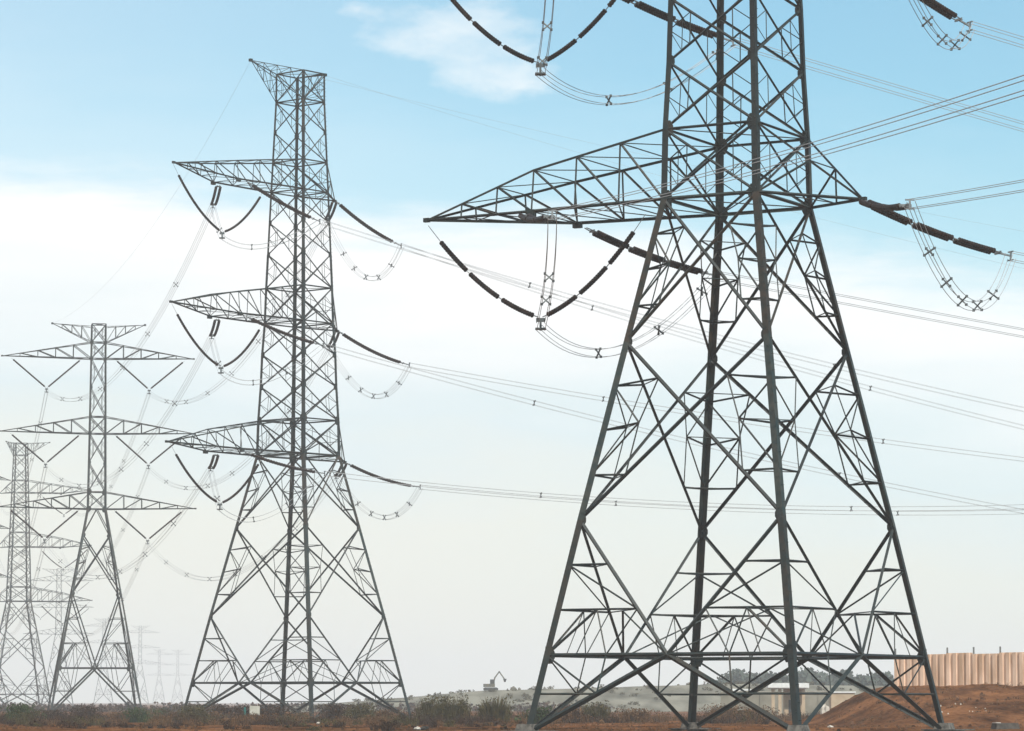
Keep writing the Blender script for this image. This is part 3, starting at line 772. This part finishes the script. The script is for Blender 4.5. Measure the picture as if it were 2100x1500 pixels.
for u, d, w, h, m, lab, bl in (
    (45, 300, 2.9, 1.75, M_GREEN, "rounded bright green bush at the far left corner", .12),
    (115, 330, 3.0, 1.2, M_BROWN, "grey-brown brush just right of the green corner bush", .4),
    (180, 335, 3.4, 1.45, M_BROWN, "flat-topped dark brown bush between the legs of the slim symmetrical pylon", .1),
    (250, 330, 2.2, 1.0, M_DRY, "straw coloured low bush right of the flat-topped dark bush", .5),
    (287, 330, 2.8, 1.5, M_GREEN, "dark green bush at the slim symmetrical pylon's right leg", .2),
    (335, 420, 2.6, 1.3, M_OLIVE, "small rounded bush on the skyline left of the second pylon's left leg", .1),
    (400, 320, 3.2, 1.8, M_OLIVE, "loose olive bush around the left foot of the second pylon", .4),
    (455, 330, 3.6, 1.75, M_BROWN, "dense brown hedge clump right of the second pylon's left foot", .15),
    (500, 335, 2.5, 1.65, M_BROWN, "dark brown clump directly behind the green marker post", .1),
    (560, 330, 3.0, 1.75, M_BROWN, "square brown clump left of the second pylon's paired middle legs", .1),
    (690, 325, 3.2, 1.7, M_BROWN, "brown clump just right of the second pylon's middle legs", .2),
    (740, 320, 2.8, 1.8, M_OLIVE, "olive bush half way to the second pylon's right foot", .4),
    (790, 330, 2.2, 1.2, M_DRY, "low dry tuft left of the second pylon's right foot", .7),
    (885, 285, 2.6, 2.15, M_OLIVE, "tall dark olive bush right of the second pylon's right foot", .5),
    (930, 280, 2.8, 2.3, M_OLIVE, "tallest olive-green bush between the two big pylons", .6),
    (1015, 283, 2.6, 2.35, M_OLIVE, "feathery yellow-green bush below the excavator", .7),
    (1105, 270, 1.7, 1.4, M_GREEN, "small dark green bush by the left foot of the nearest pylon", .3),
    (1165, 285, 2.4, 1.6, M_DRY, "dry bush inside the nearest pylon near its left foot", .6),
    (1220, 290, 2.5, 1.9, M_OLIVE, "olive bush midway between the nearest pylon's left and rear feet", .6),
    (1300, 300, 2.8, 1.4, M_DRY, "wide straw bush left of the nearest pylon's rear foot", .6),
    (1480, 310, 3.4, 1.7, M_DRY, "reddish dry bush just right of the nearest pylon's rear foot", .5),
    (1545, 320, 3.0, 1.5, M_DRY, "dry bush below the pale wall beside white rubble", .5)):
    shrub(px(u, d), d, w, h, m, lab, GSH, bl, n=int(620 * w), leaf=.13)
# continuous low scrub nobody could count
random.seed(5)
for m, nm, cnt, sh in ((M_DRY, "dry_scrub", 760, 0), (M_BROWN, "brown_scrub", 950, 13), (M_OLIVE, "olive_scrub", 260, 31)):
    b = MB()
    for k in range(cnt):
        d = 205 + 175 * random.random() ** .75; u = random.uniform(-60, 1700)
        if u > 1050 and d < 262: continue
        if u > 1560: d = random.uniform(330, 400)
        x = px(u, d)
        if mnoise.noise(Vector((x * .11, d * .045, sh))) < .03: continue
        w = random.uniform(.5, 2.6) * (.45 if d < 250 else 1); h = w * random.uniform(.22, .66)
        shrub_mesh(b, Vector((x, d, gz(x, d) - .04)), w, h, int(60 + 110 * w), .085, blades=.4)
    o = b.build(nm, m); tag(o, kind="stuff")
b = MB()
for k in range(1100):
    d = random.uniform(188, 262); x = px(random.uniform(-60, 1900), d); w = random.uniform(.15, .6)
    if k % 4 and mnoise.noise(Vector((x * .15, d * .05, 4))) < .05: continue
    shrub_mesh(b, Vector((x, d, gz(x, d) - .02)), w, w * .5, 12, .06, blades=.6)
o = b.build("dry_grass", M_DRY); tag(o, kind="stuff")
b = MB(); random.seed(6)
for k in range(900):        # clods and small stones on the bare dirt
    d = random.uniform(187, 275); x = px(random.uniform(-60, 2160), d)
    if mnoise.noise(Vector((x * .2, d * .06, 14))) < .0: continue
    w = random.uniform(.08, .34)
    b.frustum((x, d, gz(x, d) + mound_h(x, d) - .05), w, w * random.uniform(.3, .7), w * random.uniform(.4, .8))
o = b.build("dirt_clods", mat("dirt_clods", (.035, .015, .007), (.13, .06, .028), .8, rough=.95)); tag(o, kind="stuff")

# wooded rise far off on the right, and a low far skyline on the left
FARW = mat("far_dark_foliage", (.040, .055, .045), (.07, .085, .065), scale=.2, rough=.9)
random.seed(8)
b = MB()
for k in range(1500):
    x = random.uniform(50, 112); d = 860 + random.uniform(-8, 20)
    prof = 7.9 + 1.7 * mnoise.noise(Vector((x * .22, 0, 3))) + .8 * mnoise.noise(Vector((x * .7, 0, 3))) - max(0, x - 84) * .06
    prof *= min(1, (x - 42) / 12)
    z = random.random() ** .6 * prof; r = random.uniform(.7, 1.6)
    for j in range(14):
        p = Vector((x, d, z)) + rnd() * r; a = rnd() * .6; c = a.cross(rnd()).normalized() * .5
        b.add([p - a, p + c, p + a, p - c], [(0, 1, 2, 3)])
o = b.build("far_wood", FARW); tag(o, kind="stuff")
b = MB()
for k in range(900):
    x = random.uniform(-130, 20); d = 700 + random.uniform(-20, 30)
    z = random.random() * (1.1 + 1.0 * mnoise.noise(Vector((x * .06, 0, 6)))); r = random.uniform(.4, .9)
    for j in range(8):
        p = Vector((x, d, z - .3)) + rnd() * r; a = rnd() * .35; c = a.cross(rnd()).normalized() * .3
        b.add([p - a, p + c, p + a, p - c], [(0, 1, 2, 3)])
o = b.build("far_brush", M_BROWN); tag(o, kind="stuff")
b = MB()
for k in range(520):
    x = random.uniform(-60, 120); d = random.uniform(690, 742); w = random.uniform(.6, 2.2)
    if mnoise.noise(Vector((x * .09, d * .06, 40))) < -.05: continue
    shrub_mesh(b, Vector((x, d, berm_h(x, d) - .05)), w, w * random.uniform(.25, .5), int(30 + 20 * w), .22, blades=.2)
o = b.build("bank_scrub", M_OLIVE); tag(o, kind="stuff")
b = MB()
for k in range(260):
    x = random.uniform(26, 60); d = random.uniform(236, 282); w = random.uniform(.2, .8)
    shrub_mesh(b, Vector((x, d, gz(x, d) - .08 + mound_h(x, d))), w, w * .5, 30, .07, blades=.6)
o = b.build("bank_weeds", M_DRY); tag(o, kind="stuff")

# ------------------------------------------------------------------ small things on the dirt
def rock(b, w, h, seed):
    random.seed(seed); vs = []; rings = 4; seg = 8
    for i in range(rings + 1):
        ph = pi * i / rings
        for j in range(seg):
            th = 2 * pi * j / seg; k = 1 + random.uniform(-.18, .18)
            vs.append((w / 2 * sin(ph) * cos(th) * k, w / 2 * sin(ph) * sin(th) * k, h / 2 * (1 + cos(ph) * k)))
    b.add(vs, [(i * seg + j, i * seg + (j + 1) % seg, (i + 1) * seg + (j + 1) % seg, (i + 1) * seg + j) for i in range(rings) for j in range(seg)])
PALE = mat("pale_stone", (.34, .30, .25), (.48, .44, .38), 4, rough=.9)
DSTONE = mat("dark_stone", (.04, .035, .03), (.08, .07, .06), 4, rough=.9)
for i, (u, d, w, h, m, lab) in enumerate((
    (818, 262, .5, .4, PALE, "pale stone at the second pylon's right foot"),
    (856, 206, .45, .3, PALE, "white stone on the dirt right of the second pylon's right foot"),
    (872, 208, .6, .3, DSTONE, "dark stone just right of the white stone"),
    (1003, 232, .7, .4, DSTONE, "dark stone below the feathery yellow-green bush"),
    (1700, 216, .4, .25, PALE, "pale stone between the front and right feet of the nearest pylon"),
    (1550, 345, 1.3, .6, WHITE, "left larger white rubble piece below the pale wall"),
    (1572, 350, .9, .5, WHITE, "right smaller white rubble piece below the pale wall"),
    (1690, 300, .9, 1.6, PALE, "pale broken block at the left toe of the dirt bank"),
    (560, 262, .35, .25, PALE, "small pale stone left of the second pylon's middle legs"),
    (655, 258, .35, .25, PALE, "small pale stone right of the second pylon's middle legs"))):
    b = MB(); rock(b, w, h, i + 3); o = b.build("rock", m, smooth=False); o.location = (px(u, d), d, gz(px(u, d), d) - .06); tag(o, lab, "rock", "loose stones on the dirt")
b = MB(); random.seed(3)
for k in range(11):
    x = random.uniform(-2.4, 2.4); y = random.uniform(-5, 5); X = px(1950, 248) + x; Y = 248 + y
    b.frustum((X, Y, gz(X, Y) - .06 + mound_h(X, Y) - .03), random.uniform(.06, .15), .04, random.uniform(.06, .14))
o = b.build("pale_gravel", PALE); tag(o, kind="stuff")
root = empty("concrete_block", (px(2056, 200), 200, gz(px(2056, 200), 200) + .02), radians(6)); tag(root, "dark block with a pale patch on its left end lying at the lower right edge", "block")
b = MB(); b.frustum((0, 0, -.1), 1.45, 1.25, .42); b.build("block_body", DSTONE, root)
b = MB(); b.box((-.52, 0, .335), (.3, .9, .05)); b.build("block_cap", PALE, root)
GP = mat("green_painted_post", (.01, .10, .09), (.02, .14, .12), 2)
b = MB(); b.tube([(0, 0, -.3), (0, 0, 1.35)], .11, 10); b.tube([(0, 0, 1.35), (0, 0, 1.45)], [.11, .05], 10)
o = b.build("marker_post", GP); o.location = (px(505, 318), 318, gz(px(505, 318), 318)); tag(o, "short dark green marker post in the brush under the second pylon", "post")
root = empty("notice_board", (px(525, 322), 322, gz(px(525, 322), 322))); tag(root, "blank pale board standing right of the green marker post", "board")
b = MB(); b.box((0, 0, 1.1), (.95, .05, .85)); b.build("panel", mat("weathered_board", (.34, .33, .27), (.44, .42, .36), 2), root)
for s in (-.4, .4):
    b = MB(); b.box((s, .06, .6), (.07, .06, 1.7)); b.build("post", POST, root)

# ------------------------------------------------------------------ haze
b = MB(); b.box((0, 3250, 42), (12200, 7600, 92))
hz = b.build("haze", STEEL); tag(hz, kind="stuff")
hm = bpy.data.materials.new("haze_air"); hm.use_nodes = True; t = hm.node_tree; t.nodes.clear()
pv = t.nodes.new("ShaderNodeVolumePrincipled"); pv.inputs["Color"].default_value = (.97, .98, .99, 1)
pv.inputs["Density"].default_value = .00027; pv.inputs["Anisotropy"].default_value = .0
mo = t.nodes.new("ShaderNodeOutputMaterial"); t.links.new(pv.outputs[0], mo.inputs["Volume"])
hz.data.materials.clear(); hz.data.materials.append(hm)
hz.visible_shadow = True
